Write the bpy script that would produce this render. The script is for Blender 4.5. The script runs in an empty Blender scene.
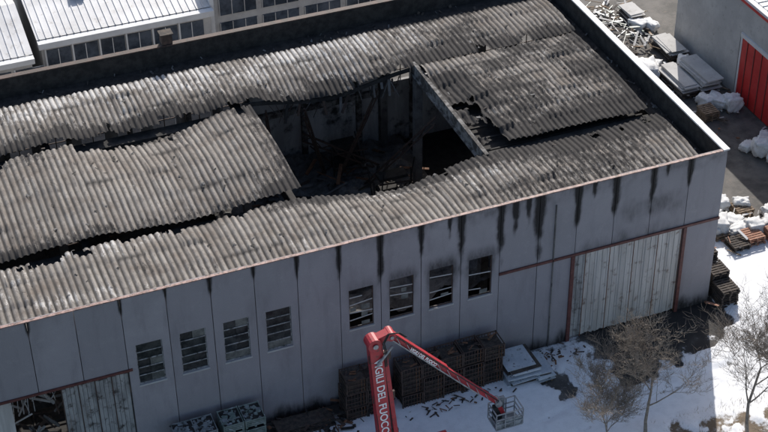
import bpy, math, random, bmesh
import numpy as np
from mathutils import Vector, Matrix
random.seed(7); rng=np.random.RandomState(5)
scene=bpy.context.scene
scene.view_settings.view_transform='Standard'; scene.view_settings.look='None'; scene.view_settings.exposure=0
# ---------------------------------------------------------------- noise
def _h(ix,iy,s):
    v=np.sin(ix*127.1+iy*311.7+s*74.7)*43758.5453
    return v-np.floor(v)
def vn(x,y,s=0):
    x=np.asarray(x,float); y=np.asarray(y,float)
    ix=np.floor(x); iy=np.floor(y); fx=x-ix; fy=y-iy
    fx=fx*fx*(3-2*fx); fy=fy*fy*(3-2*fy)
    a=_h(ix,iy,s); b=_h(ix+1,iy,s); c=_h(ix,iy+1,s); d=_h(ix+1,iy+1,s)
    return (a*(1-fx)+b*fx)*(1-fy)+(c*(1-fx)+d*fx)*fy
def fbm(x,y,s=0,o=4):
    t=0;a=.5;n=0
    for i in range(o):
        t=t+a*vn(x*2**i+i*17.3,y*2**i-i*9.1,s+i); n+=a; a*=.5
    return t/n
def ss(a,b,x):
    t=np.clip((x-a)/(b-a),0,1); return t*t*(3-2*t)
# ---------------------------------------------------------------- materials
def nd(nt,t,**k):
    n=nt.nodes.new(t)
    for a,b in k.items(): setattr(n,a,b)
    return n
def mix(nt,fac,a,b,bt='MIX'):
    m=nd(nt,'ShaderNodeMix',data_type='RGBA',blend_type=bt)
    for sock,v in ((m.inputs[0],fac),(m.inputs[6],a),(m.inputs[7],b)):
        if isinstance(v,bpy.types.NodeSocket): nt.links.new(v,sock)
        elif isinstance(v,(int,float)): sock.default_value=v
        else: sock.default_value=(v[0],v[1],v[2],1)
    return m.outputs[2]
def rampf(nt,v,a,b):
    m=nd(nt,'ShaderNodeMapRange',interpolation_type='SMOOTHSTEP'); nt.links.new(v,m.inputs[0])
    m.inputs[1].default_value=a; m.inputs[2].default_value=b
    return m.outputs[0]
def noise(nt,co,scale,detail=5,rough=.6,stretch=None):
    n=nd(nt,'ShaderNodeTexNoise'); n.inputs['Scale'].default_value=scale; n.inputs['Detail'].default_value=detail; n.inputs['Roughness'].default_value=rough
    if stretch:
        mp=nd(nt,'ShaderNodeMapping'); mp.inputs['Scale'].default_value=stretch; nt.links.new(co,mp.inputs[0]); co=mp.outputs[0]
    nt.links.new(co,n.inputs['Vector']); return n.outputs[0]
def attr(nt,name):
    n=nd(nt,'ShaderNodeAttribute',attribute_name=name); return n.outputs['Fac']
def mathn(nt,op,a,b=None):
    m=nd(nt,'ShaderNodeMath',operation=op)
    for i,v in enumerate((a,b)):
        if v is None: continue
        if isinstance(v,bpy.types.NodeSocket): nt.links.new(v,m.inputs[i])
        else: m.inputs[i].default_value=v
    return m.outputs[0]
def newmat(name):
    m=bpy.data.materials.new(name); m.use_nodes=True; nt=m.node_tree
    b=nt.nodes['Principled BSDF']; co=nd(nt,'ShaderNodeTexCoord').outputs['Object']
    return m,nt,b,co
def setc(nt,b,c,r=.8,bump=None,bs=.3,bd=.02):
    nt.links.new(c,b.inputs['Base Color'])
    if isinstance(r,(int,float)): b.inputs['Roughness'].default_value=r
    else: nt.links.new(r,b.inputs['Roughness'])
    if bump is not None:
        bp=nd(nt,'ShaderNodeBump'); bp.inputs['Strength'].default_value=bs; bp.inputs['Distance'].default_value=bd
        nt.links.new(bump,bp.inputs['Height']); nt.links.new(bp.outputs[0],b.inputs['Normal'])
def simple(name,c1,c2,rough=.8,scale=2.,lo=.35,hi=.65,dirt=None,metal=0,bs=.3,bd=.02,stretch=None):
    m,nt,b,co=newmat(name)
    n1=noise(nt,co,scale,6,.65,stretch); c=mix(nt,rampf(nt,n1,lo,hi),c1,c2)
    if dirt:
        n2=noise(nt,co,dirt[1],5,.7); c=mix(nt,rampf(nt,n2,dirt[2],dirt[3]),c,dirt[0])
    n3=noise(nt,co,scale*9,4,.7)
    setc(nt,b,c,rough,n3,bs,bd); b.inputs['Metallic'].default_value=metal
    return m
def wallmat():
    m,nt,b,co=newmat('concrete_panel')
    tint=attr(nt,'tint'); soot=attr(nt,'soot')
    c=mix(nt,tint,(.285,.27,.287),(.345,.328,.345))
    big=noise(nt,co,.3,5,.65); c=mix(nt,rampf(nt,big,.35,.7),c,(.28,.268,.283))
    st=noise(nt,co,1.,5,.6,(1.3,1,.3)); c=mix(nt,mathn(nt,'MULTIPLY',rampf(nt,st,.46,.78),.5),c,(.18,.168,.178))
    bl=noise(nt,co,1.3,6,.75); c=mix(nt,mathn(nt,'MULTIPLY',rampf(nt,bl,.5,.75),.35),c,(.4,.385,.395))
    fn=noise(nt,co,14,4,.7); c=mix(nt,mathn(nt,'MULTIPLY',rampf(nt,fn,.5,.75),.25),c,(.16,.15,.15))
    sn=noise(nt,co,3,5,.7,(1.3,1,.45))
    s=mathn(nt,'ADD',soot,mathn(nt,'MULTIPLY',mathn(nt,'SUBTRACT',sn,.5),mathn(nt,'MULTIPLY',soot,1.4)))
    c=mix(nt,rampf(nt,s,.03,.85),c,(.018,.016,.016))
    setc(nt,b,c,.85,fn,.25,.01); return m
M_wall=wallmat()
def roofmat():
    m,nt,b,co=newmat('corrugated_fibre_cement')
    ch=attr(nt,'char'); du=attr(nt,'dust'); g=attr(nt,'groove'); t=attr(nt,'tint')
    c=mix(nt,t,(.155,.135,.117),(.35,.322,.29))
    n=noise(nt,co,.7,6,.7); c=mix(nt,mathn(nt,'MULTIPLY',rampf(nt,n,.42,.7),.8),c,(.15,.12,.095))
    n2=noise(nt,co,6,6,.8,(1,.5,1)); c=mix(nt,mathn(nt,'MULTIPLY',rampf(nt,n2,.46,.68),.6),c,(.08,.07,.062))
    dn=noise(nt,co,2.6,7,.85,(1,.4,1))
    dd=mathn(nt,'ADD',du,mathn(nt,'MULTIPLY',mathn(nt,'SUBTRACT',dn,.5),2.1))
    c=mix(nt,mathn(nt,'MULTIPLY',rampf(nt,dd,.4,.78),.85),c,(.64,.62,.59))
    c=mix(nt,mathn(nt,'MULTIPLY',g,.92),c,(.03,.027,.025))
    cn=noise(nt,co,3.4,7,.85,(1,.4,1))
    cc=mathn(nt,'ADD',ch,mathn(nt,'MULTIPLY',mathn(nt,'SUBTRACT',cn,.5),2.))
    c=mix(nt,rampf(nt,cc,.37,.64),c,(.024,.021,.02))
    setc(nt,b,c,.9,n2,.5,.03); return m
M_roof=roofmat()
M_char=simple('char_and_shade_black',(.012,.011,.011),(.035,.032,.03),.85,2.)  # burnt parts; also the painted shade on the parapet linings
M_charwall=simple('sooty_concrete',(.08,.075,.072),(.2,.193,.186),.9,.5,.3,.7,((.02,.02,.02),1.3,.5,.75))
M_backin=simple('smoked_wall',(.28,.272,.265),(.52,.51,.5),.9,.35,.35,.65,((.03,.03,.03),.6,.52,.7),stretch=(2,1,.5))
M_beam=simple('beam_concrete',(.15,.143,.135),(.27,.26,.25),.85,1.2,.3,.7,((.04,.036,.033),1.8,.4,.6))
M_cap=simple('pale_coping',(.62,.61,.6),(.74,.73,.72),.6,1.5,.3,.7,((.3,.27,.25),4,.6,.8))
M_capred=simple('rusty_flashing',(.14,.055,.04),(.36,.22,.19),.6,3.,.35,.6,((.05,.04,.04),5,.48,.65))
M_capdark=simple('sooty_flashing',(.035,.025,.022),(.09,.05,.04),.7,2.5)
M_brown=simple('brown_red_steel',(.09,.028,.025),(.14,.05,.042),.6,3.)
M_rust=simple('rust',(.12,.055,.03),(.22,.11,.06),.85,3.)
M_door=simple('sliding_door_sheet',(.42,.40,.375),(.58,.56,.53),.6,.8,.35,.65,((.16,.11,.08),1.4,.54,.74),stretch=(2.5,1,.25))
M_door2=simple('sliding_door_grey',(.24,.24,.235),(.40,.40,.39),.6,1.2,.35,.65,((.06,.05,.045),2.,.5,.7),stretch=(2,1,.4))
M_frame=simple('window_frame_paint',(.2,.2,.2),(.42,.42,.42),.5,4.,.35,.65,((.04,.04,.04),5,.5,.65))
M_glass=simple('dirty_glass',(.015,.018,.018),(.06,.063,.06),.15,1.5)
M_glass2=simple('foggy_glass',(.08,.085,.08),(.18,.185,.17),.4,2.)
M_white=simple('white_render',(.6,.6,.6),(.72,.72,.71),.7,.8,.35,.7)
M_wgrey=simple('grey_render',(.42,.41,.4),(.52,.51,.49),.8,.6,.35,.7,((.3,.28,.26),2,.55,.75))
M_bluegl=simple('blue_glass',(.02,.03,.045),(.09,.11,.14),.15,.6)
M_metroof=simple('pale_metal_roof',(.5,.5,.5),(.66,.66,.66),.5,.5,.3,.7,((.35,.33,.31),1.6,.55,.75))
M_red=simple('red_door_paint',(.5,.02,.02),(.6,.04,.035),.5,.8)
M_fire=simple('fire_red_paint',(.36,.02,.03),(.47,.032,.042),.5,2.,.3,.7,((.12,.03,.03),4,.5,.7),bs=.05)
M_steel=simple('grey_steel',(.22,.23,.24),(.36,.37,.38),.45,4.,metal=.3)
M_dark=simple('black_rubber_and_window_shade',(.015,.015,.015),(.04,.04,.04),.8,5.)  # tyres, hoses and dark parts; also painted darkness behind the windows
M_wtext=simple('white_lettering',(.8,.8,.8),(.85,.85,.85),.5,5.)
M_wood=simple('old_wood',(.16,.11,.07),(.3,.22,.15),.85,4.,.35,.65,((.05,.04,.03),3,.5,.7))
M_dwood=simple('dark_wood',(.035,.03,.028),(.09,.07,.055),.85,4.)
M_cage=simple('dark_rusty_steel',(.04,.028,.024),(.09,.056,.042),.75,4.)
M_bag=simple('white_bag_fabric',(.62,.62,.62),(.78,.78,.77),.7,3.,.3,.7,((.4,.37,.33),4,.55,.75),bs=.6,bd=.04)
M_film=simple('greenish_plastic',(.13,.17,.15),(.26,.3,.28),.4,2.,.35,.65,((.5,.54,.55),3,.58,.7),bs=.4,bd=.03)
M_film2=simple('greyish_plastic',(.17,.185,.19),(.3,.32,.33),.4,2.,.35,.65,((.07,.075,.075),3,.5,.65),bs=.4,bd=.03)
M_sheet=simple('pale_blue_sheet',(.42,.47,.52),(.62,.66,.7),.4,1.5,.3,.7,((.1,.1,.11),3,.55,.7))
M_brick=simple('terracotta',(.3,.14,.09),(.4,.22,.15),.85,3.)
M_bark=simple('bare_bark',(.2,.165,.13),(.33,.275,.22),.9,6.)
M_snow=simple('snow',(.74,.76,.79),(.82,.83,.85),.7,2.,bs=.5,bd=.05)
M_grass=simple('dry_grass_blades',(.2,.15,.09),(.32,.26,.16),.9,1.)
# ---------------------------------------------------------------- mesh builder
class MB:
    def __init__(s): s.v=[];s.f=[];s.m=[];s.mats=[]
    def mi(s,m):
        if m not in s.mats: s.mats.append(m)
        return s.mats.index(m)
    def add(s,vs,fs,m):
        o=len(s.v); s.v+= [tuple(q) for q in vs]; k=s.mi(m)
        for f in fs: s.f.append([i+o for i in f]); s.m.append(k)
    def box(s,x0,x1,y0,y1,z0,z1,m,M=None):
        vs=[Vector((x,y,z)) for x in (x0,x1) for y in (y0,y1) for z in (z0,z1)]
        if M is not None: vs=[M@q for q in vs]
        s.add(vs,[(0,1,3,2),(4,6,7,5),(0,4,5,1),(2,3,7,6),(0,2,6,4),(1,5,7,3)],m)
    def beam(s,p0,p1,w,h,m,up=(0,0,1)):
        p0=Vector(p0);p1=Vector(p1);d=(p1-p0); L=d.length; d.normalize()
        u=Vector(up)
        if abs(d.dot(u))>.98: u=Vector((0,1,0))
        r=d.cross(u).normalized(); u=r.cross(d)
        M=Matrix((( r.x,d.x,u.x,p0.x),(r.y,d.y,u.y,p0.y),(r.z,d.z,u.z,p0.z),(0,0,0,1)))
        s.box(-w/2,w/2,0,L,-h/2,h/2,m,M)
    def tube(s,p0,p1,r0,r1,n,m,cap=True):
        p0=Vector(p0);p1=Vector(p1);d=(p1-p0)
        if d.length<1e-6: return
        d.normalize(); a=Vector((0,0,1)) if abs(d.z)<.9 else Vector((1,0,0))
        r=d.cross(a).normalized(); u=r.cross(d)
        vs=[p0+(r*math.cos(t)+u*math.sin(t))*r0 for t in [2*math.pi*i/n for i in range(n)]]
        vs+=[p1+(r*math.cos(t)+u*math.sin(t))*r1 for t in [2*math.pi*i/n for i in range(n)]]
        fs=[(i,(i+1)%n,n+(i+1)%n,n+i) for i in range(n)]
        if cap: fs+=[tuple(range(n-1,-1,-1)),tuple(range(n,2*n))]
        s.add(vs,fs,m)
    def build(s,name,parent=None,smooth=False,bevel=0):
        me=bpy.data.meshes.new(name); me.from_pydata(s.v,[],s.f)
        for m in s.mats: me.materials.append(m)
        me.polygons.foreach_set('material_index',s.m)
        if smooth: me.polygons.foreach_set('use_smooth',[True]*len(s.f))
        me.update(); o=bpy.data.objects.new(name,me); scene.collection.objects.link(o)
        if parent: o.parent=parent
        if bevel:
            b=o.modifiers.new('b','BEVEL'); b.width=bevel; b.segments=2; b.limit_method='ANGLE'
        return o
def empty(name,loc=(0,0,0)):
    e=bpy.data.objects.new(name,None); e.location=loc; scene.collection.objects.link(e); return e
def gridmesh(name,X,Y,Z,attrs,mat,parent=None,keep=None,smooth=True):
    ny,nx=X.shape; V=np.stack([X,Y,Z],-1).reshape(-1,3)
    i=np.arange(ny*nx).reshape(ny,nx)
    F=np.stack([i[:-1,:-1],i[:-1,1:],i[1:,1:],i[1:,:-1]],-1)
    F=F.reshape(-1,4)
    if keep is not None: F=F[keep.reshape(-1)]
    me=bpy.data.meshes.new(name)
    me.vertices.add(len(V)); me.vertices.foreach_set('co',V.ravel())
    me.loops.add(F.size); me.loops.foreach_set('vertex_index',F.ravel().astype(np.int32))
    me.polygons.add(len(F)); me.polygons.foreach_set('loop_start',np.arange(0,F.size,4,dtype=np.int32))
    try: me.polygons.foreach_set('loop_total',np.full(len(F),4,dtype=np.int32))
    except Exception: pass
    me.update(calc_edges=True); me.validate()
    for k,a in attrs.items():
        at=me.attributes.new(k,'FLOAT','POINT'); at.data.foreach_set('value',np.asarray(a,np.float32).ravel())
    me.polygons.foreach_set('use_smooth',[smooth]*len(me.polygons))
    me.materials.append(mat)
    o=bpy.data.objects.new(name,me); scene.collection.objects.link(o)
    if parent: o.parent=parent
    return o
# ================================================================= FACTORY
P=2.4; H=11.34; D=24.15; XL=-50.4; DT=6.41; WT=8.04; WB=5.25
fac=empty('burnt_factory_building')
wins=[7,8,9,10,12,13,14,15]
streaks=[(0.1,.2,1.),(-2.4,.36,2.8),(-3.9,.22,1.),(-4.8,.42,4.0),(-7.2,.45,3.4),(-8.6,.25,1.3),(-9.6,.5,4.),(-12,.6,5.),(-14.4,.52,4.6),(-13.5,.34,2.6),(-12.7,.3,2.2),(-16.8,.42,4.2),(-17.5,.26,1.4),(-21.6,.4,3.8),(-26.4,.24,2.2),(-19.2,.36,3.),(-31.2,.2,1.6),(-28.8,.18,1.3),(-24,.32,2.6),(-33.6,.18,1.2),(-36,.2,1.5),(-40.8,.22,1.3)]
def soot_front(X,Z):
    s=np.zeros_like(X)
    n=fbm(X*2.2,Z*1.1,3)
    for x0,w,L in streaks:
        t=(H-Z)/(L*(.55+.9*n)); ww=w*(1.1-.7*np.clip(t,0,1))*(.5+1.0*n)
        s=np.maximum(s,(1-ss(.1,1.,np.abs(X-x0)/ww))*(1-ss(.35,1.1,t)))
    for k in (7,8,9,10):
        cx=-k*P+1.25; st={7:.7,8:.8,9:.65,10:.4}[k]
        dx=np.abs(X-cx)/(.8+.35*n)
        up=(Z-WT)
        s=np.maximum(s,st*(1-ss(.6,1.3,dx))*(1-ss(.0,1.3,up))*ss(-2.8,-.6,up)*.75)
    s=np.maximum(s,.36*(1-ss(.1,1.5,H-Z))*fbm(X*2,Z*2,9)*1.6*ss(-32,-16,X))
    s=np.maximum(s,.42*ss(.58,.9,fbm(X*.35,Z*.35,21))*ss(-26,-14,X))
    s=np.maximum(s,.75*(1-ss(0,1.5,Z+fbm(X*1.2,X*.1,4)*1.6-.8)))
    s=np.maximum(s,.55*(1-ss(0,1.8,Z-DT))*ss(-.1,.1,Z-DT)*ss(-10,-9,X)*(1-ss(-3.4,-2.2,X))*fbm(X*1.5,Z*.4,8)*1.3)
    return s
def panel(i):
    x1=-i*P-.02; x0=-(i+1)*P+.02
    xs=np.unique(np.round(np.concatenate([np.arange(x0,x1,.1),[x1],[x0]]),4))
    zs=np.unique(np.round(np.concatenate([np.arange(0,H,.12),[H]]),4))
    ops=[]
    if (i+1) in wins:
        a=-(i+1)*P+.5; ops.append((a,a+1.45,WB,WT))
    if 1<=i<=3 or 15<=i<=17: ops.append((x0-1,x1+1,-1,DT))
    for (a,b,c,d) in ops:
        xs=np.unique(np.concatenate([xs[(np.abs(xs-a)>.05)&(np.abs(xs-b)>.05)],[v for v in (a,b) if x0<v<x1]]))
        zs=np.unique(np.concatenate([zs[(np.abs(zs-c)>.05)&(np.abs(zs-d)>.05)],[v for v in (c,d) if 0<v<H]]))
    X,Z=np.meshgrid(xs,zs); Y=np.zeros_like(X)
    keep=np.ones((len(zs)-1,len(xs)-1),bool)
    cx=(xs[:-1]+xs[1:])/2; cz=(zs[:-1]+zs[1:])/2; CX,CZ=np.meshgrid(cx,cz)
    for (a,b,c,d) in ops: keep&=~((CX>a)&(CX<b)&(CZ>c)&(CZ<d))
    t=np.full_like(X,rng.uniform(.0,1.))
    o=gridmesh('front_panel_%d'%i,X,Y,Z,{'soot':soot_front(X,Z),'tint':t},M_wall,fac,keep,False)
    so=o.modifiers.new('s','SOLIDIFY'); so.thickness=.22; so.offset=-1
    o.location.y=rng.uniform(-.012,.012)
    return o
for i in range(21): panel(i)
b=MB()
b.box(-.25,0,.25,D,0,H-.01,M_charwall)
b.box(XL,XL+.25,.25,D,0,H-.01,M_charwall)
b.build('side_walls',fac)
b=MB()
ys=(D-.25,D-.01)
b.box(XL+.25,-.25,*ys,0,5.0,M_backin); b.box(XL+.25,-.25,*ys,8.2,H-.01,M_backin)
k=1
edges=[]
while -k*P>XL+1:
    if not (-22<-k*P<-13.5): edges.append((-k*P+.45,-k*P+2.0))
    k+=1
edges=sorted(edges); px=XL+.25
for (a,c) in edges:
    if a>px: b.box(px,a,*ys,5.0,8.2,M_backin)
    px=c
b.box(px,-.25,*ys,5.0,8.2,M_backin)
for (a,c) in edges:
    for zz in (5.8,6.6,7.4): b.box(a,c,D-.15,D-.1,zz-.03,zz+.03,M_cage)
    b.box((a+c)/2-.03,(a+c)/2+.03,D-.16,D-.11,5,8.2,M_cage)
b.build('back_wall',fac)
b=MB()
x=XL
while x<-.25:
    x2=min(x+3.,-.2); b.box(x+.004,x2-.004,-.06,.12,H+.0,H+.045+random.uniform(0,.015),M_capred); x=x2
b.build('front_coping',fac)
b=MB()
y=-.07
while y<D:
    y2=min(y+2.9,D+.05); b.box(-.36+random.uniform(-.01,.01),.06,y+.006,y2-.006,H+.003,H+.08+random.uniform(0,.02),M_cap); y=y2
b.build('right_coping',fac)
b=MB(); b.box(XL,-.38,D-.35,D+.06,H,H+.07,M_capdark); b.box(XL,-.43,D-.34,D-.28,9.9,H-.003,M_char); b.box(-.34,-.27,.4,D-.36,9.9,H-.003,M_char)  # black linings paint in the shade on the parapets' inner faces
b.build('back_coping_and_shade_linings',fac)
b=MB()
b.box(XL+.3,-.35,22.2,D-.36,9.85,10.0,M_char)
b.box(-1.25,-.36,.4,22.15,9.8,9.95,M_char)
b.box(-12,-1.3,6.25,6.95,9.75,9.95,M_char); b.box(-12,-1.3,16.9,17.5,9.75,9.95,M_char)
b.box(XL+.3,-24.5,6.25,7.1,9.4,9.6,M_char); b.box(XL+.3,-24.5,16.7,17.6,9.3,9.5,M_char)
b.box(XL+.3,-.35,.3,.9,9.8,9.95,M_char)
for i in range(160):
    q=random.random()
    if q<.5: x=random.uniform(-45,-1); y=random.uniform(22.4,23.7)
    else: x=random.uniform(-1.2,-.45); y=random.uniform(1,22)
    a=random.uniform(0,3); l=random.uniform(.1,.6); b.beam((x,y,10.02),(x+math.cos(a)*l*.5,y+math.sin(a)*l*.5,10.05+random.uniform(0,.15)),random.uniform(.03,.2),.02,random.choice([M_charwall,M_dwood,M_char]))
b.build('inner_gutters',fac)
b=MB()
for X0 in (-12.3,-24.2,-36.2,-48):
    for Y0 in (.55,6.6,17.2,23.5):
        b.box(X0-.25,X0+.25,Y0-.25,Y0+.25,0,9.2 if Y0!=6.6 else 8.9,M_charwall)
    if X0!=-12.3: b.box(X0-.2,X0+.2,.35,D-.4,9.0,9.7,M_char)
for X0 in np.arange(-46,-2,4.0):
    b.box(X0-.18,X0+.18,D-.6,D-.26,0,9.8,M_beam)
b.box(-24,-12.4,D-.55,D-.26,4.3,4.7,M_beam)
b.build('columns_and_beams',fac)
b=MB()
b.box(-12.55,-12.3,6.2,17.6,9.6,10.32,M_beam); b.box(-12.65,-12.2,6.2,17.6,9.45,9.59,M_beam)
b.build('roof_beam',fac)
def bay(x): return np.sin(np.pi*np.mod(-x-.3,12)/12)**2
def roofpatch(name,x0,x1,y0,y1,zf,char,dust,keepf=None,per=.36,lap=1.7):
    dx=per/8; xs=np.arange(x0,x1+dx/2,dx)
    ys=[]
    n=int(round((y1-y0)/lap)); lap=(y1-y0)/n
    for j in range(n):
        ys+=list(np.linspace(y0+j*lap,y0+(j+1)*lap-.02,9))
    ys.append(y1); ys=np.array(ys)
    X,Y=np.meshgrid(xs,ys)
    sx=np.floor(X/(per*3))
    sy=np.floor((Y-y0)/lap-1e-6)
    r1=_h(sx,sy,11); r2=_h(sx,sy,12); r3=_h(sx,sy,13); r4=_h(sx,sy,14)
    rib=_h(np.round(X/per),sy,15)
    fr=(Y-y0)/lap-sy
    mid=(y0+y1)/2
    lapz=1-fr
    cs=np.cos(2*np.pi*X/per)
    Zc=-.085*ss(.45,-.95,cs)*(.8+.4*rib)
    lift=(r4>.93)*(_h(sx,sy,16))*.15*lapz
    Z=zf(X,Y)+Zc+.04*lapz+(r1-.5)*.04+(r2-.5)*.06*(fr-.5)+lift+.07*(fbm(X*1.6,Y*1.6,77)-.5)
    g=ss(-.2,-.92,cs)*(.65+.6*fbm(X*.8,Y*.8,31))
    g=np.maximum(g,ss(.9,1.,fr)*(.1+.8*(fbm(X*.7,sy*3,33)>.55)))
    X2=X+.04*(fbm(Y*.6,sx,40)-.5)
    endw=(fbm(sx*3.1,sx*0+5,17)-.5)*.3
    Y2=Y+endw*ss(0,1,np.abs(Y-mid)/((y1-y0)/2))**6
    c=np.clip(char(X,Y)+(r3>.88)*.18,0,1.3); d=np.clip(dust(X,Y)+(r1>.85)*.12,-1,1.3)
    keep=None
    if keepf is not None:
        k=keepf(X,Y); keep=(k[:-1,:-1]&k[1:,1:]&k[1:,:-1]&k[:-1,1:])
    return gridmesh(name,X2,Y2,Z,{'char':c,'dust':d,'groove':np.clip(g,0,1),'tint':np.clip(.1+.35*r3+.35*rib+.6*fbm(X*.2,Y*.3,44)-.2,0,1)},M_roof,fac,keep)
hole=lambda X: ss(-25.5,-23.,X)*(1-ss(-13.6,-11.8,X))
def zA(X,Y):
    t=np.clip((22.3-Y)/5.2,0,1)
    z=10.3+.14*np.sin(np.pi*np.clip(t,0,1))
    z=z-hole(X)*bay(X)*.85*t**1.5-(1-hole(X))*bay(X)*.35*t**1.5*ss(-12,-13,X)
    return z-(.36*(fbm(X*.5,Y*.2,51)-.5))*t-(fbm(X*.15,Y*.2,52)-.5)*.15
def cA(X,Y):
    e=ss(19.4,17.3,Y)*.6
    r=ss(-16,-9,X)*.27
    return e+r+.8*fbm(X*.25,Y*.5,53)-.26+ss(21.8,22.4,Y)*.4
def dA(X,Y): return .27+ss(18,22,Y)*.3-.25*ss(-12,-8,X)+.6*(fbm(X*.3,Y*.6,54)-.5)
kA=lambda X,Y: ~((Y<18.2)&(fbm(X*.9,Y*1.2,55)>.62+.22*(Y-17.2)))
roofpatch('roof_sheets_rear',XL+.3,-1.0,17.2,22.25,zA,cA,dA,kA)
def zB(X,Y):
    t=np.clip((Y-.6)/5.8,0,1)
    z=10.3+.14*np.sin(np.pi*t)
    z=z-hole(X)*bay(X)*1.*t**1.5-(1-hole(X))*bay(X)*.2*t**1.5
    return z-(.36*(fbm(X*.5,Y*.2,61)-.5))*t
def cB(X,Y):
    e=ss(4.2,6.3,Y)*.6*ss(-28,-23,X)
    return e+.8*fbm(X*.22,Y*.45,63)-.26+ss(-19,-9,X)*.27+ss(1.6,.6,Y)*.2
def dB(X,Y): return .2+ss(3,6,Y)*.25*ss(-22,-32,X)+.7*(fbm(X*.22,Y*.5,64)-.5)+.25*ss(-26,-22,X)*ss(4.,6,Y)*(1-ss(-16,-12,X))
kB=lambda X,Y: ~((Y>5.3)&(fbm(X*.9,Y*1.2,65)>.62+.22*(6.4-Y)))
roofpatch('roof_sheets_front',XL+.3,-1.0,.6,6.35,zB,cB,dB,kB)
def zC(X,Y):
    t=(Y-7)/9.5
    z=10.5+.2*np.sin(np.pi*np.clip(t,0,1))
    bb=bay(X)
    return z-bb*(1.05*np.clip(t,0,1)**2+.35*(1-t)**2)-.25*(fbm(X*.4,Y*.2,71)-.5)
cC=lambda X,Y: .72*fbm(X*.25,Y*.3,73)-.2+ss(14.2,16.4,Y)*.45+.4*ss(-25.6,-23.8,X)+.5*ss(8.3,7.1,Y)
dC=lambda X,Y: .08+.5*(fbm(X*.3,Y*.4,74)-.5)+.15*ss(-36,-42,X)
kC=lambda X,Y: ~(((Y>15.6)&(fbm(X*.9,Y*1.2,75)>.57+.25*(16.4-Y))))
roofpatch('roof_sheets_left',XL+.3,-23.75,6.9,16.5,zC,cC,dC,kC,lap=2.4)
def zD(X,Y):
    t=(Y-7)/10.
    z=10.45+.15*np.sin(np.pi*np.clip(t,0,1))
    return z-.2*(fbm(X*.5,Y*.3,81)-.5)-.75*ss(-9.6,-12.2,X)*(.35+.65*fbm(X,Y*.7,82))*ss(16.5,14,Y)*ss(6.9,8.,Y)
def cD(X,Y): return 1.*fbm(X*.35,Y*.5,83)-.13+.95*ss(-9.8,-11.2,X+.9*fbm(X,Y*.8,87)-.45)*ss(16,14,Y)+.45*ss(8.8,7.2,Y)+.3*ss(-2.2,-1.2,X)+.22*ss(13.2,9,Y)
dD=lambda X,Y: .16+.6*(fbm(X*.3,Y*.4,84)-.5)-.12*ss(13,8,Y)
kD=lambda X,Y: ~((X<-11.2+.9*fbm(X*0+2,Y*.7,86))&(Y<13.)&(fbm(X*1.1,Y*1.1,85)>.54))
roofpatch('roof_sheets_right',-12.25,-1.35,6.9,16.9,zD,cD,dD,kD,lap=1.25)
b=MB()
for y in np.arange(7.4,16.8,1.25):
    b.box(-12.2,-1.4,y-.06,y+.06,9.62,9.75,M_char)
b.box(-12.2,-1.3,7.0,16.9,9.4,9.45,M_char)
for X0 in np.arange(-23.6,-12.9,1.8):
    dz=float(hole(np.array(X0))*bay(np.array(X0)))
    for (ya,yb,s) in ((.6,6.3,.9),(22.2,17.3,.75)):
        b.beam((X0,ya,10.0),(X0+.1,yb,10.0-dz*s),.1,.16,M_char)
def rail(yv,s,off):
    pts=[]
    for X0 in np.arange(-24.0,-12.4,.8):
        dz=float(hole(np.array(X0))*bay(np.array(X0))); pts.append((X0,yv,10.0-dz*s+off))
    for p,q in zip(pts[:-1],pts[1:]): b.beam(p,q,.1,.26,M_char)
rail(6.25,.95,-.05); rail(17.4,.8,-.08)
for i in range(50):
    x=random.uniform(-24,-13); y=random.choice([17.3,6.4,17.3]); 
    z=9.75-.7*float(bay(np.array(x)))
    b.beam((x,y,z),(x+random.uniform(-.6,.6),y+random.uniform(-.3,.3),z-random.uniform(.3,1.4)),random.uniform(.02,.2),.03,random.choice([M_cage,M_char,M_charwall]))
for (p,q) in (((-22.5,17.4,9.2),(-21.,20.5,1.)),((-20,17.3,8.8),(-17.5,21,.8)),((-15.,17.4,9),(-16.8,20,1.2)),((-23.6,12,9),(-20.8,17,1)),((-12.8,13,9),(-15.6,18.5,1)),((-19,21,4.4),(-14,20,1.2))):
    p=Vector(p);q=Vector(q); o=Vector((.0,.15,-.7))
    b.beam(p,q,.12,.12,M_cage); b.beam(p+o,q+o*.6,.1,.1,M_cage)
    for t in range(8):
        b.beam(p.lerp(q,t/8)+o*(0 if t%2 else .9),p.lerp(q,(t+1)/8)+o*(.9 if t%2 else 0),.06,.06,M_cage)
for i in range(14):
    x=random.uniform(-46,-25); z=9.7-.8*float(bay(np.array(x)))
    b.beam((x,16.6,z+.1),(x+random.uniform(-.4,.4),16.9,z-random.uniform(.2,.7)),random.uniform(.1,.5),.02,random.choice([M_charwall,M_wgrey]))
b.build('charred_purlins',fac)
b=MB()
for i in range(230):
    x=random.uniform(-45,-1.6); y=random.uniform(1,22)
    if 6.3<y<7.2 or 16.6<y<17.4 or (-24<x<-12 and 6<y<17.5): continue
    zf=zB if y<6.5 else (zA if y>17 else (zC if x<-20 else zD))
    z=float(zf(np.array(x),np.array(y)))+.04; a=random.uniform(0,3.1); l=random.uniform(.08,.3)
    b.beam((x,y,z),(x+math.cos(a)*l,y+math.sin(a)*l,z+random.uniform(-.02,.04)),random.uniform(.03,.16),.012,random.choice([M_char,M_char,M_charwall,M_charwall,M_dwood]))
b.build('roof_fragments',fac)
b=MB()
b.box(-14.4,-.02,-.1,-.016,DT+.02,DT+.18,M_brown)
b.box(-9.82,-9.6,-.12,-.016,0,DT+.015,M_brown); b.box(-2.42,-2.22,-.12,-.016,0,DT+.015,M_brown)
b.box(-43.6,-35.8,-.1,-.016,DT+.02,DT+.16,M_brown)
b.box(-11.03,-10.97,-.1,-.02,0,H-.9,M_charwall)
b.build('door_frames_and_rail',fac)
b=MB()
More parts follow.
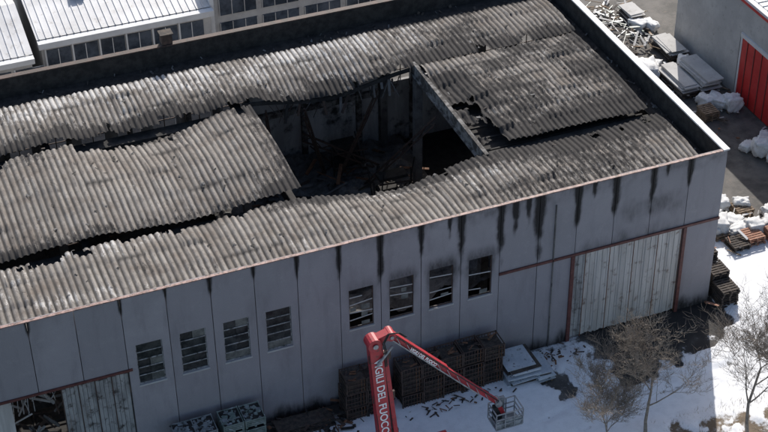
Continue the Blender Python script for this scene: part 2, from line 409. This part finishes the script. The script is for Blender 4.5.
n=9; w=7.18/n
for i in range(n):
    x0=-9.6+i*w; yy=.06+.03*(i%2)+random.uniform(0,.02)
    m=M_door if i not in (0,) else M_door2
    for j in range(5):
        xa=x0+j*w/5
        b.box(xa+.004,xa+w/5-.006,yy+(.03 if j%2 else 0),yy+.07,.05+random.uniform(0,.12),DT-.05-random.uniform(0,.2)*(random.random()<.2),m)
    b.box(x0+w-.03,x0+w,yy-.03,yy+.05,.05,DT-.05,M_wgrey if i%2 else M_rust)
b.build('right_sliding_door',fac)
b=MB()
n=4; w=3.6/n
for i in range(n):
    x0=-39.65+i*w; yy=.07+.03*(i%2)
    for j in range(4):
        xa=x0+j*w/4; b.box(xa+.01,xa+w/4-.01,yy+(.03 if j%2 else 0),yy+.08,.05,DT-.1-random.uniform(0,.15),M_door2)
    b.box(x0-.03,x0+.02,yy-.04,yy+.06,.05,DT-.1,M_cage)
b.box(-43.2,-42.3,.07,.12,.05,DT-.1,M_door)
for i in range(10):
    b.beam((-42.2+i*.26,.2,DT-.1),(-42.2+i*.26+random.uniform(-.4,.4),.2+random.uniform(0,.6),DT-random.uniform(.5,2)),.04,.04,M_frame)
for i in range(40):
    x=random.uniform(-42.5,-39.6); y=random.uniform(.5,3); z=random.uniform(1.5,4.5)
    b.beam((x,y,z),(x+random.uniform(-1,1),y+random.uniform(-.5,1),z+random.uniform(-1,1)),.06,random.uniform(.04,.3),random.choice([M_wgrey,M_cage,M_charwall,M_charwall]))
b.build('left_sliding_door',fac)
b=MB()
for k in wins:
    a=-k*P+.5; c=a+1.45; burnt=k<=10
    fr=M_frame
    for (x0,x1,z0,z1) in ((a,a+.05,WB,WT),(c-.05,c,WB,WT),(a+.05,c-.05,WB,WB+.05),(a+.05,c-.05,WT-.05,WT)):
        b.box(x0,x1,.08,.14,z0,z1,fr if not burnt else M_cage)
    b.box(a-.05,c+.05,-.06,.1,WB-.08,WB-.003,M_wgrey)
    rows=5; rh=(WT-WB-.1)/rows; cols=2; cw=(1.45-.1)/2
    for r in range(rows):
        z0=WB+.05+r*rh
        if r>0:
            if not burnt or random.random()<.85:
                t=random.uniform(-.16,.16) if burnt else 0
                b.beam((a+.05,.07,z0),(c-.05-(random.random()<.3)*burnt*.6,.07,z0+t),.03,.055,M_wgrey if burnt else fr)
        for q in range(cols):
            x0=a+.05+q*cw
            if burnt:
                if random.random()<.2: b.box(x0+.03,x0+cw*random.uniform(.3,.8),.1,.11,z0+.04,z0+rh*random.uniform(.4,.9),M_glass2)
            else:
                if random.random()<.8: b.box(x0+.005,x0+cw-.005,.1,.112,z0+.03,z0+rh-.03,M_glass2 if ((r==0 and random.random()<.85) or (r==4 and random.random()<.5) or random.random()<.1) else M_glass)
    if not burnt: b.box(a,c,.16,.165,WB,WT,M_dark)  # black sheet behind the panes stands in for the unlit interior
b.build('windows',fac)
b=MB()
b.box(XL+.3,-.3,.3,D-.3,.02,.06,M_char)
for i,(X0,Y0) in enumerate([(-23,19.5),(-17.,20.5),(-22,15.5),(-15.5,16),(-41,3),(-33,19),(-29,19),(-37,19)]):
    hh=random.uniform(2.4,4.2)
    for sx in (0,2.4):
        for sy in (0,1.1):
            b.beam((X0+sx,Y0+sy,0),(X0+sx+random.uniform(-.5,.5),Y0+sy+random.uniform(-.4,.4),hh),.07,.07,M_char)
    for z in (1.2,2.5,3.8):
        if z<hh:
            for sy in (0,1.1): b.beam((X0,Y0+sy,z),(X0+2.4,Y0+sy,z+random.uniform(-.5,.2)),.06,.1,M_cage)
            b.box(X0+.1,X0+random.uniform(1,2.2),Y0+.1,Y0+1,z+.1,z+random.uniform(.3,.6),M_char)
for i in range(260):
    x=random.uniform(-24,-12.5); y=random.uniform(9,22.5); z=random.uniform(.1,1.5)
    a=random.uniform(0,6.3); L=random.uniform(.4,2.2)
    b.beam((x,y,z),(x+math.cos(a)*L,y+math.sin(a)*L,z+random.uniform(-.6,.8)),random.uniform(.04,.25),.05,random.choice([M_char,M_char,M_cage,M_charwall,M_charwall,M_rust]))
b.build('burnt_racking_and_debris',fac)
xs=np.linspace(-26,-11,110); ys=np.linspace(6,23.5,110); X,Y=np.meshgrid(xs,ys)
Z=.05+2.*np.clip(fbm(X*.35,Y*.35,91)-.35,0,1)+.8*fbm(X*1.5,Y*1.5,92)
gridmesh('interior_rubble',X,Y,Z,{},M_charwall,fac,None,False)
b=MB(); b.box(-27.2,-26.5,D-.25,D+.35,H+.08,H+.75,M_cage); b.box(-27.28,-26.42,D-.33,D+.43,H+.75,H+.83,M_dwood); b.build('roof_vent',fac)
# ================================================================= NEIGHBOURS
def ribroof(b,x0,x1,y0,z0,y1,z1,m,step=.5):
    b.add([(x0,y0,z0),(x1,y0,z0),(x1,y1,z1),(x0,y1,z1)],[(0,1,2,3)],m)
    x=x0+.2
    while x<x1: b.beam((x,y0,z0+.03),(x,y1,z1+.03),.06,.06,m); x+=step
nb=empty('white_workshop_building')
b=MB()
b.box(-33.2,-20.8,36,50,0,6.0,M_wgrey)
b.box(-33.4,-20.6,35.7,36.3,6.0,6.45,M_white)
x=-32.9
while x<-21.5:
    b.box(x,x+1.75,35.93,35.99,3.9,5.75,M_bluegl)
    b.box(x-.12,x-.0,35.85,35.98,3.8,5.9,M_white); b.box(x+.85,x+.9,35.9,35.925,3.9,5.75,M_white)
    x+=1.95
b.box(-33.2,-20.8,35.85,35.98,3.6,3.8,M_white)
b.build('walls',nb)
b=MB(); ribroof(b,-33.4,-20.6,36.3,6.5,43,7.6,M_metroof); ribroof(b,-33.4,-20.6,43,7.6,50,6.5,M_metroof)
b.box(-30,-29,40,41,7,7.6,M_wgrey); b.build('roof',nb)
nb=empty('low_office_building')
b=MB()
b.box(-52,-34.2,34.5,46,0,5.9,M_wgrey); b.box(-52.2,-34.0,34.2,34.8,5.9,6.3,M_white)
x=-44.6
while x<-35: b.box(x,x+2.0,34.44,34.49,3.4,5.5,M_bluegl); b.box(x-.1,x,34.4,34.48,3.3,5.6,M_white); x+=2.3
b.build('walls',nb)
b=MB(); ribroof(b,-52.2,-34.0,34.8,6.35,40.4,7.5,M_metroof); ribroof(b,-52.2,-34.0,40.4,7.5,46,6.35,M_metroof); b.build('roof',nb)
nb=empty('glazed_industrial_building')
b=MB()
b.box(-20.3,-6,37,52,0,8,M_wgrey); b.box(-20.4,-5.9,36.7,37.2,7.9,8.4,M_white)
for (z0,z1) in ((2.2,4.6),(5.2,7.4)):
    x=-19.9
    while x<-7:
        b.box(x,x+2.9,36.93,36.99,z0,z1,M_bluegl)
        for q in (0,.96,1.93,2.85): b.box(x+q,x+q+.06,36.88,36.925,z0,z1,M_wgrey)
        x+=3.3
b.box(-20.7,-20.4,36.4,37,0,8,M_white)
b.build('walls',nb)
b=MB(); ribroof(b,-20.4,-5.9,37.2,8.3,52,9.2,M_metroof); b.build('roof',nb)
nb=empty('red_door_warehouse_building')
b=MB()
b.box(14.15,34,-12,29,0,7.7,M_wgrey)
b.box(13.95,34.2,-12.2,29.2,7.7,8.1,M_white); b.box(13.9,13.945,-12.2,29.2,7.72,7.9,M_red)
b.box(14.02,14.148,19.85,20.1,0,5.3,M_white); b.box(14.02,14.148,10.6,19.85,5.0,5.3,M_white)
b.build('walls',nb)
b=MB()
y=10.7
while y<19.8:
    b.box(14.06,14.12,y,y+.88,.05,4.98,M_red); b.box(14.02,14.055,y+.88,y+.94,.05,4.98,M_brown); y+=.94
b.build('red_sliding_door',nb)
b=MB(); b.add([(14.4,-12,8.13),(34,-12,8.13),(34,29,8.13),(14.4,29,8.13)],[(0,1,2,3)],M_metroof)
for yy in np.arange(-11.5,29,.6): b.beam((14.4,yy,8.16),(34,yy,8.16),.06,.06,M_metroof)
b.build('roof',nb)
# ================================================================= GROUND
M_g,nt,bs_,co=newmat('ground_soil')
c=mix(nt,rampf(nt,noise(nt,co,.05,6,.6),.35,.65),(.12,.1,.07),(.08,.09,.05)); setc(nt,bs_,c,.95)
b=MB(); b.box(-1500,1500,-1500,1500,-1.,-.06,M_g); b.build('ground')
xs=np.arange(-56,34.01,.2); ys=np.arange(-26,58,.2)
X,Y=np.meshgrid(xs,ys)
n1=fbm(X*.3,Y*.3,101); n2=fbm(X*1.1,Y*1.1,102,5)
snow=ss(5.5,3.8,Y+3*(n1-.5)-.25*np.clip(X-3,0,9))*ss(-31,-28,X)
snow*=.45+.55*ss(-.6,-1.8,Y+2*(n2-.5))+ .65*ss(-1.6,.2,X)
wet=ss(-9.5,-7,X+2.5*(n2-.5))*(1-ss(.2,1.1,X+1.2*(n2-.5)))*ss(-4.9,-3.6,Y-.25*X-1.2+3*(n2-.5))*ss(1,0,Y)
snow=snow*(1-wet)
snow*=1-.75*ss(.56,.68,fbm(X*.5,Y*.5,103))*(X<-1)*ss(-7,-5,Y)
for (xa,ya,xb,yb) in ((6,-2,-16,-6.2),(6,-4.2,-16,-8),(8,3,1.5,-9),(9.5,3,3,-9),(3,8,-2,-6)):
    dxx,dyy=xb-xa,yb-ya; L=math.hypot(dxx,dyy); dd=np.abs((X-xa)*dyy-(Y-ya)*dxx)/L
    snow*=1-.4*(1-ss(.1,.35,dd+.4*(n2-.5)))
brown=ss(-8.2,-9.4,Y+1.6*(n1-.5)+.1*(X+5))*ss(-12.5,-9,X)
snow=snow*(1-.7*brown*ss(.42,.6,n2+.05))
snow=np.where((Y>24.5)|((X<-31)),snow*.2,snow)
snow=np.clip(snow,0,1)
Z=-.03+.12*ss(.3,.8,snow+.3*(n2-.5))+.03*n2+.05*snow*fbm(X*2.5,Y*2.5,107)+brown*(.3*n1)
inside=(X<.1)&(X>XL)&(Y>-.1)&(Y<D); Z=np.where(inside,-.04,Z)
M_y,nt,bs_,co=newmat('yard_asphalt')
a1=noise(nt,co,.5,6,.65); a2=noise(nt,co,12,5,.7); a3=noise(nt,co,1.8,6,.75)
c=mix(nt,rampf(nt,a1,.35,.65),(.06,.057,.053),(.13,.12,.11)); c=mix(nt,mathn(nt,'MULTIPLY',rampf(nt,a3,.5,.75),.6),c,(.17,.14,.115))
c=mix(nt,rampf(nt,mathn(nt,'ADD',attr(nt,'brown'),mathn(nt,'MULTIPLY',mathn(nt,'SUBTRACT',a3,.5),1.2)),.3,.6),c,(.15,.11,.07))
c=mix(nt,attr(nt,'wet'),c,(.022,.02,.019))
sf=rampf(nt,mathn(nt,'ADD',attr(nt,'snow'),mathn(nt,'MULTIPLY',mathn(nt,'SUBTRACT',a3,.5),1.1)),.3,.55)
sc=mix(nt,rampf(nt,a3,.4,.75),(.85,.86,.88),(.74,.75,.77)); c=mix(nt,sf,c,sc)
setc(nt,bs_,c,.8,a2,.5,.03)
gridmesh('yard_pavement',X,Y,Z,{'snow':snow,'wet':wet,'brown':brown},M_y)
b=MB()
for i in range(7000):
    x=random.uniform(-12,10); y=random.uniform(-15,-8.4)
    if float(fbm(np.array(x*.6),np.array(y*.6),110))<.48: continue
    h=random.uniform(.12,.45); a=random.uniform(0,6.3); w=.02
    dx,dy=math.cos(a),math.sin(a)
    b.add([(x-dy*w,y+dx*w,.0),(x+dy*w,y-dx*w,.0),(x+dx*h*.5,y+dy*h*.5,h)],[(0,1,2)],M_grass)
b.build('dry_grass')
# ================================================================= TREES
def tree(loc,h,seed,spread=1.,name='bare_tree'):
    r=random.Random(seed); b=MB()
    def grow(p,d,L,rad,lev):
        n=4 if lev<2 else 3
        for i in range(n):
            d2=(d+Vector((r.gauss(0,.15),r.gauss(0,.15),r.gauss(0,.08)+.05))).normalized()
            q=p+d2*L/n; r2=rad*(.82 if lev<3 else .75)
            b.tube(p,q,rad,r2,6 if lev<2 else 3,M_bark,False)
            p=q; d=d2; rad=r2
            if lev<5 and (i>0 or lev>0):
                for _ in range(r.choice([1,2,2]) if lev<4 else r.choice([1,2])):
                    a=r.uniform(0,6.3); o=Vector((math.cos(a),math.sin(a),r.uniform(-.1,.5)))
                    grow(p,(d*.75+o*spread*r.uniform(.5,.9)).normalized(),L*r.uniform(.52,.74),max(rad*.6,.009),lev+1)
    grow(Vector((0,0,0)),Vector((0,0,1)),h*.6,h*.017,0)
    o=b.build(name); o.location=loc; return o
tree((-9.3,-9.0,0),6.6,3,1.25)
tree((-4.2,-11.4,0),7.2,8,1.0)
tree((-1.6,-10.2,0),6.0,21,.9)
tree((-11.9,-9.2,0),4.2,14,1.)
# ================================================================= AERIAL PLATFORM
ap=empty('aerial_work_platform_truck')
B0=Vector((-24.1,-6.9,2.4)); E=Vector((-24.45,-6.35,9.75)); K=Vector((-17.3,-6.3,3.1))
b=MB()
def boom(b,p0,p1,w,h,m): b.beam(p0,p1,w,h,m,up=(0,-1,.4))
boom(b,B0,E,.72,.5,M_fire)
boom(b,B0+Vector((.66,.05,.2)),E+Vector((.55,.05,-.9)),.24,.4,M_fire)
for t in (.15,.5,.86):
    q=B0.lerp(E,t); b.beam(q+Vector((-.38,0,0)),q+Vector((.82,0,0)),.14,.54,M_cage)
b.tube(E+Vector((-.05,-.36,.0)),E+Vector((-.05,.36,.0)),.4,.4,16,M_fire)
b.tube(E+Vector((.85,-.34,.3)),E+Vector((.85,.34,.3)),.26,.26,16,M_fire)
b.beam(E+Vector((-.2,0,.05)),E+Vector((.9,0,.35)),.5,.42,M_fire)
b.tube(E+Vector((-.0,-.42,-1.3)),E+Vector((.85,-.42,-.2)),.08,.08,10,M_steel)
b.tube(E+Vector((-.05,-.4,.0)),E+Vector((-.05,-.44,.0)),.15,.15,12,M_steel); b.tube(E+Vector((.85,-.36,.3)),E+Vector((.85,-.4,.3)),.11,.11,12,M_steel)
for dxx in (-.33,.4): b.beam(B0+Vector((dxx,-.28,.1)),E+Vector((dxx,-.2,-.5)),.04,.04,M_dark,up=(0,-1,.4))
hp=[E+Vector((.5,-.3,-1.6)),E+Vector((.45,-.45,-.6)),E+Vector((.3,-.5,.2)),E+Vector((.6,-.45,.7)),E+Vector((1.2,-.35,.5)),E+Vector((1.6,-.3,.05))]
for o_ in (0,.08):
    for p,q in zip(hp[:-1],hp[1:]): b.tube(p+Vector((o_,0,0)),q+Vector((o_,0,0)),.035,.035,8,M_dark)
b.build('lower_boom',ap,bevel=.03)
b=MB()
U0=E+Vector((.85,0,.3)); mid=U0.lerp(K,.5)
b.beam(U0,mid,.36,.4,M_fire); b.beam(mid-(mid-U0)*.04,K,.25,.28,M_fire)
b.beam(U0+Vector((0,-.26,-.2)),U0.lerp(K,.8)+Vector((0,-.26,-.2)),.05,.07,M_steel)
b.tube(U0+Vector((0,-.24,.2)),K+Vector((0,-.2,.2)),.035,.035,8,M_dark)
for i in range(11):
    q=U0.lerp(K,(i+.5)/11.); b.beam(q+Vector((0,-.29,.14)),q+Vector((.2,-.29,-.36)),.04,.04,M_steel)
b.tube(K+Vector((0,-.3,0)),K+Vector((0,.3,0)),.2,.2,12,M_steel)
b.beam(K,K+Vector((.35,-.1,-.9)),.2,.22,M_fire)
b.build('upper_boom',ap,bevel=.02)
b=MB()
cx,cy,cz=-16.9,-6.6,1.8
b.box(cx-.8,cx+.8,cy-.55,cy+.55,cz-.08,cz,M_steel)
for zz in (.35,.7,1.1):
    for (p,q) in (((-.8,-.55),(.8,-.55)),((.8,-.55),(.8,.55)),((.8,.55),(-.8,.55)),((-.8,.55),(-.8,-.55))):
        b.beam((cx+p[0],cy+p[1],cz+zz),(cx+q[0],cy+q[1],cz+zz),.06,.06,M_steel)
for sx in (-.8,-.27,.27,.8):
    for sy in (-.55,.55): b.box(cx+sx-.03,cx+sx+.03,cy+sy-.03,cy+sy+.03,cz,cz+1.1,M_steel)
b.box(cx-.78,cx+.78,cy-.52,cy-.49,cz,cz+.55,M_film2); b.box(cx-.6,cx-.1,cy+.2,cy+.5,cz,cz+.95,M_dark)
b.box(cx-.2,cx+.2,cy+.56,cy+.75,cz+.1,cz+1.2,M_steel)
b.build('basket',ap,bevel=.01)
def text(body,size,p,xdir,ndir,name):
    cu=bpy.data.curves.new(name,'FONT'); cu.body=body; cu.size=size; cu.align_x='CENTER'; cu.align_y='CENTER'; cu.extrude=.004; cu.offset=.008
    o=bpy.data.objects.new(name,cu); scene.collection.objects.link(o); cu.materials.append(M_wtext)
    xd=Vector(xdir).normalized(); nn=Vector(ndir); nn=(nn-xd*nn.dot(xd)).normalized(); yd=nn.cross(xd)
    M=Matrix(((xd.x,yd.x,nn.x),(xd.y,yd.y,nn.y),(xd.z,yd.z,nn.z))).to_4x4(); M.translation=Vector(p)
    o.matrix_world=M; o.parent=ap; return o
d=(E-B0).normalized(); nn=Vector((0,-1,.4)); nn=(nn-d*nn.dot(d)).normalized()
text('VIGILI DEL FUOCO',.6,B0.lerp(E,.53)+nn*.27,-d,nn,'boom_lettering')
d2=(K-U0).normalized(); text('VIGILI DEL FUOCO',.26,U0.lerp(K,.28)+Vector((0,-.325,0)),d2,(0,-1,0),'upper_boom_lettering')
b=MB()
tx=-24.1; ty=-7.6
b.box(tx-4.5,tx+3.5,ty-1.1,ty+1.1,.75,1.15,M_dark)
b.box(tx-4.5,tx+1.6,ty-1.2,ty+1.2,1.15,1.5,M_fire)
b.box(tx+1.7,tx+3.7,ty-1.2,ty+1.2,.8,2.2,M_fire); b.box(tx+3.7,tx+3.72,ty-1.05,ty+1.05,1.5,2.1,M_glass)
b.box(tx+2.2,tx+3.4,ty+1.2,ty+1.22,1.5,2.1,M_glass); b.box(tx+2.2,tx+3.4,ty-1.22,ty-1.2,1.5,2.1,M_glass)
for wx in (-3.4,-2.2,2.7):
    for sy in (-1,1): b.tube((tx+wx,ty+sy*.75,.5),(tx+wx,ty+sy*1.12,.5),.5,.5,20,M_dark)
for wx in (-4.2,1.6):
    for sy in (-1,1):
        b.beam((tx+wx,ty,1.),(tx+wx,ty+sy*2.3,1.),.2,.2,M_wtext); b.beam((tx+wx,ty+sy*2.3,1.),(tx+wx,ty+sy*2.3,.1),.16,.16,M_steel); b.box(tx+wx-.3,tx+wx+.3,ty+sy*2.3-.3,ty+sy*2.3+.3,.04,.1,M_steel)
b.tube((B0.x,B0.y,1.5),(B0.x,B0.y,2.1),.6,.5,20,M_fire); b.box(B0.x-.5,B0.x+1.1,B0.y-.4,B0.y+.4,2.05,2.5,M_fire)
b.build('truck_body',ap,bevel=.05)
# ================================================================= YARD OBJECTS
def cage(x0,y0,nx,nz,name='metal_cage_rack',cw=1.2,d=1.2,h=.95):
    b=MB()
    for i in range(nx):
        for k in range(nz):
            xa=x0+i*(cw+.06)+random.uniform(-.05,.05); za=k*(h+.04)+.05; ya=y0+random.uniform(-.08,.08)
            for sx in (0,cw):
                for sy in (0,d): b.beam((xa+sx,ya+sy,za),(xa+sx,ya+sy,za+h),.08,.08,M_cage)
            for zz in (0,.33,.66,.98):
                for sy in (0,d): b.beam((xa,ya+sy,za+h*zz),(xa+cw,ya+sy,za+h*zz),.05,.05,M_cage)
                for sx in (0,cw): b.beam((xa+sx,ya,za+h*zz),(xa+sx,ya+d,za+h*zz),.05,.05,M_cage)
            for t in np.linspace(.12,.88,6):
                for sy in (0,d): b.beam((xa+cw*t,ya+sy,za),(xa+cw*t,ya+sy,za+h),.03,.03,M_cage if t<.7 else M_rust)
            b.box(xa,xa+cw,ya,ya+d,za+.02,za+.06,M_dwood)
            b.box(xa+.06,xa+cw-.06,ya+.06,ya+d-.06,za+.07,za+h*random.uniform(.6,.93),M_char if random.random()<.6 else M_dwood)
            if k==nz-1:
                for j in range(8):
                    x=xa+random.uniform(.1,cw-.3); y=ya+random.uniform(.1,d-.2); b.beam((x,y,za+h*.95),(x+random.uniform(.1,.5),y+random.uniform(-.3,.3),za+h*1.02),random.uniform(.04,.15),.03,random.choice([M_dwood,M_cage,M_rust]))
    b.build(name)
cage(-21.1,-1.9,5,3); cage(-24.4,-1.7,2,3)
def crates(x0,y0,nx,nz,m,cw=1.15,d=1.35,h=.62):
    b=MB()
    for i in range(nx):
        zt=0.02
        for k in range(nz):
            xa=x0+i*(cw+.05)+random.uniform(-.04,.04); ya=y0+random.uniform(-.06,.06)
            for q in range(3): b.box(xa+q*(cw-.12)/2,xa+q*(cw-.12)/2+.12,ya,ya+d,zt,zt+.1,m)
            b.box(xa+.04,xa+cw-.04,ya+.04,ya+d-.04,zt+.1,zt+h-.12,M_char)
            for j in range(4):
                z=zt+.11+j*.125
                for yy in (ya,ya+d-.03): b.box(xa+.002,xa+cw-.002,yy,yy+.03,z,z+.085,m)
                for xx in (xa,xa+cw-.03): b.box(xx,xx+.03,ya+.032,ya+d-.032,z,z+.085,m)
            for (xx,yy) in ((xa-.01,ya-.01),(xa+cw-.05,ya-.01),(xa-.01,ya+d-.05),(xa+cw-.05,ya+d-.05)): b.box(xx,xx+.06,yy,yy+.06,zt+.1,zt+h-.02,m)
            zt+=h
        for j in range(40):
            x=xa+random.uniform(.08,cw-.2); y=ya+random.uniform(.08,d-.2); a=random.uniform(0,3.1); l=random.uniform(.1,.45)
            b.beam((x,y,zt-.14+random.uniform(0,.05)),(min(max(x+math.cos(a)*l,xa),xa+cw),min(y+math.sin(a)*l,ya+d),zt-.14+random.uniform(0,.08)),random.uniform(.05,.3),.02,random.choice([m,m,m,M_film2,M_char]))
    b.build('crate_stack')
crates(-34.3,-2.0,2,4,M_film2); crates(-31.6,-2.0,2,4,M_film)
crates(-36.4,-2.6,1,2,M_film2)
def sheets(x0,x1,y0,y1,h,m,name='sheet_stack'):
    b=MB(); z=.12
    for t in (.1,.5,.85): b.box(x0+(x1-x0)*t,x0+(x1-x0)*t+.1,y0,y1,0,.12,M_wood)
    while z<h:
        t=random.uniform(.03,.09); j=[random.uniform(-.2,.2) for _ in range(4)]
        M=Matrix.Translation(((x0+x1)/2,(y0+y1)/2,z))@Matrix.Rotation(random.uniform(-.06,.06),4,'Z')
        hx=(x1-x0)/2; hy=(y1-y0)/2
        b.box(-hx+j[0],hx+j[1],-hy+j[2],hy+j[3],0,t-.006,m if (random.random()<.6 or z+t>=h) else M_dwood,M); z+=t
    return b.build(name)
sheets(-14.7,-12.9,-2.6,-.7,1.2,M_sheet); sheets(-13.,-12.,-2.9,-1.,.7,M_sheet); sheets(-28.4,-25.2,-1.6,-.5,.5,M_dwood,'burnt_timber_stack')
def pallets(x0,y0,n,m,name='pallet_stack'):
    b=MB()
    for i in range(n):
        z=i*.15; j=random.uniform(-.05,.05); k=random.uniform(-.05,.05)
        for q in range(3): b.box(x0+j+q*.53,x0+j+q*.53+.12,y0+k,y0+k+1.2,z,z+.1,m)
        for q in range(6): b.box(x0+j,x0+j+1.18,y0+k+q*.22,y0+k+q*.22+.14,z+.102,z+.125,m)
    b.build(name)
pallets(.35,-1.0,9,M_dwood); pallets(.35,.3,12,M_dwood); pallets(.35,1.7,15,M_dwood); pallets(.4,3.1,14,M_dwood); pallets(.5,4.5,9,M_wood)
for (x,y,n,m) in ((3.6,4.9,3,M_wood),(5.2,3.6,5,M_brick),(6.7,3.2,6,M_brick),(2.3,5.9,4,M_wood),(6.2,6.6,4,M_wood),(4.0,3.4,4,M_dwood),(8.2,4.6,5,M_wood),(10.2,17.6,5,M_wood),(8.6,26.9,6,M_dwood)): pallets(x,y,n,m)
def bag(x,y,s=1.,seed=0,h=.9):
    bm=bmesh.new(); bmesh.ops.create_cube(bm,size=1); bmesh.ops.subdivide_edges(bm,edges=bm.edges,cuts=9,use_grid_fill=True)
    a=seed*1.3; ca_,sa_=math.cos(a),math.sin(a); ax=1+.25*math.sin(seed*2.1)
    for v in bm.verts:
        p=v.co.copy(); q=p.normalized()*.62; p=p.lerp(q,.35)
        n=float(fbm(np.array(p.x*5+seed),np.array(p.y*5+p.z*4),seed))-.5
        p*=1+n*.55; px_,py_=p.x*ax,p.y/ax
        v.co=(x+(px_*ca_-py_*sa_)*s,y+(px_*sa_+py_*ca_)*s,max(0,(p.z+.5)*h*s*(.8+.2*math.cos(seed))))
    me=bpy.data.meshes.new('bag'); bm.to_mesh(me); bm.free(); me.materials.append(M_bag)
    for f in me.polygons: f.use_smooth=True
    o=bpy.data.objects.new('white_bulk_bag',me); scene.collection.objects.link(o)
bags=[(9.4,24.6,1.6),(9.0,25.8,1.3),(10.3,25.6,1.2),(12.2,19.3,1.3),(11.4,19.7,1.),(13.,18.6,1.2),(12.,12.6,1.4),(12.4,11.4,1.2),(13,14,1.),(11.2,13.6,.9),
 (5.3,5.2,1.0),(6.4,5.0,1.1),(4.4,6.0,1.2),(7.6,5.2,.9),(5.6,6.2,1.1),(12.4,31.6,1.2),(13.2,31.,1.),(3.2,7.1,.9),(7,7.6,.9),(3.6,5.9,1.1),(4.6,7.4,1.1),(2.4,4.6,.9),(8.6,6.4,1.),(5.8,8.2,1.),(12.6,24.9,1.)]
for i,(x,y,s) in enumerate(bags): bag(x,y,s,i+1)
for (x0,x1,y0,y1,h) in ((10.3,11.6,21.,24.5,1.),(11.8,13.1,20.6,24.2,1.3),(12.,13.4,26,28.6,.9),(12,13.2,32,34,.8)):
    sheets(x0,x1,y0,y1,h,M_wgrey)
def debris(name,cx,cy,rx,ry,n,mats,zmax=.3,L=(.2,1.2),wd=(.03,.2)):
    b=MB()
    for i in range(n):
        x=random.gauss(cx,rx); y=random.gauss(cy,ry)
        if y>-.35 and x<.2 and y<24.5: y=-.35-random.random()*.8
        a=random.uniform(0,6.3); l=random.uniform(*L); z=.08+random.uniform(0,zmax)
        b.beam((x,y,z),(x+math.cos(a)*l,min(y+math.sin(a)*l,-.15) if x<.3 and y<1 else y+math.sin(a)*l,max(.06,z+random.uniform(-.2,.3)*l)),random.uniform(*wd),random.uniform(.02,.06),random.choice(mats))
    b.build(name)
dk=[M_char,M_cage,M_dwood,M_dwood,M_rust]
debris('burnt_debris_pile',-26,-1.6,2.2,.6,130,dk,.5)
debris('burnt_debris_pile',-18.5,-2.5,2.2,.3,60,dk+[M_wgrey],.2,(.1,.5),(.03,.1))
debris('burnt_debris_pile',-11.5,-1.2,1.,.4,40,dk,.3,(.1,.6),(.03,.1))
debris('timber_debris_pile',5.6,5.2,1.7,.8,90,[M_wood,M_brick,M_wgrey,M_bag],.6)
debris('scrap_pile',11.,31.5,1.2,2.5,120,[M_wgrey,M_film,M_steel,M_dwood,M_wood],.5,(.3,1.8))
debris('scrap_pile',8.5,17,4,5,60,[M_dwood,M_wgrey,M_rust],.1,(.1,.5))
debris('scrap_pile',11.5,22,1.6,3,90,[M_dwood,M_wgrey,M_wood,M_bag],.3,(.2,.9))
# ================================================================= LIGHT
el=math.radians(36); az=math.radians(28)
S=Vector((math.sin(az)*math.cos(el),math.cos(az)*math.cos(el),math.sin(el)))
L=bpy.data.lights.new('sun','SUN'); L.energy=4.7; L.angle=math.radians(.5); L.color=(1,.95,.88)
lo=bpy.data.objects.new('sun',L); scene.collection.objects.link(lo); lo.rotation_euler=S.to_track_quat('Z','Y').to_euler(); lo.location=(0,0,80)
w=bpy.data.worlds.new('World'); scene.world=w; w.use_nodes=True; nt=w.node_tree
sk=nt.nodes.new('ShaderNodeTexSky'); sk.sky_type='NISHITA'; sk.sun_disc=False; sk.sun_elevation=el; sk.sun_rotation=az; sk.air_density=1.; sk.dust_density=2.
nt.links.new(sk.outputs[0],nt.nodes['Background'].inputs[0]); nt.nodes['Background'].inputs[1].default_value=.15
# ================================================================= CAMERA
th,ca,ro=.63518,.36767,-.01291
f=Vector((math.sin(ca)*math.cos(th),math.cos(ca)*math.cos(th),-math.sin(th)))
r0=Vector((math.cos(ca),-math.sin(ca),0)); u0=r0.cross(f)
r=r0*math.cos(ro)+u0*math.sin(ro); u=r.cross(f)
cam=bpy.data.cameras.new('cam'); cam.lens=36*1625.62/768; cam.sensor_width=36; cam.clip_end=5000
co_=bpy.data.objects.new('camera',cam); scene.collection.objects.link(co_)
co_.matrix_world=Matrix(((r.x,u.x,-f.x,-46.524),(r.y,u.y,-f.y,-65.315),(r.z,u.z,-f.z,64.147),(0,0,0,1)))
scene.camera=co_
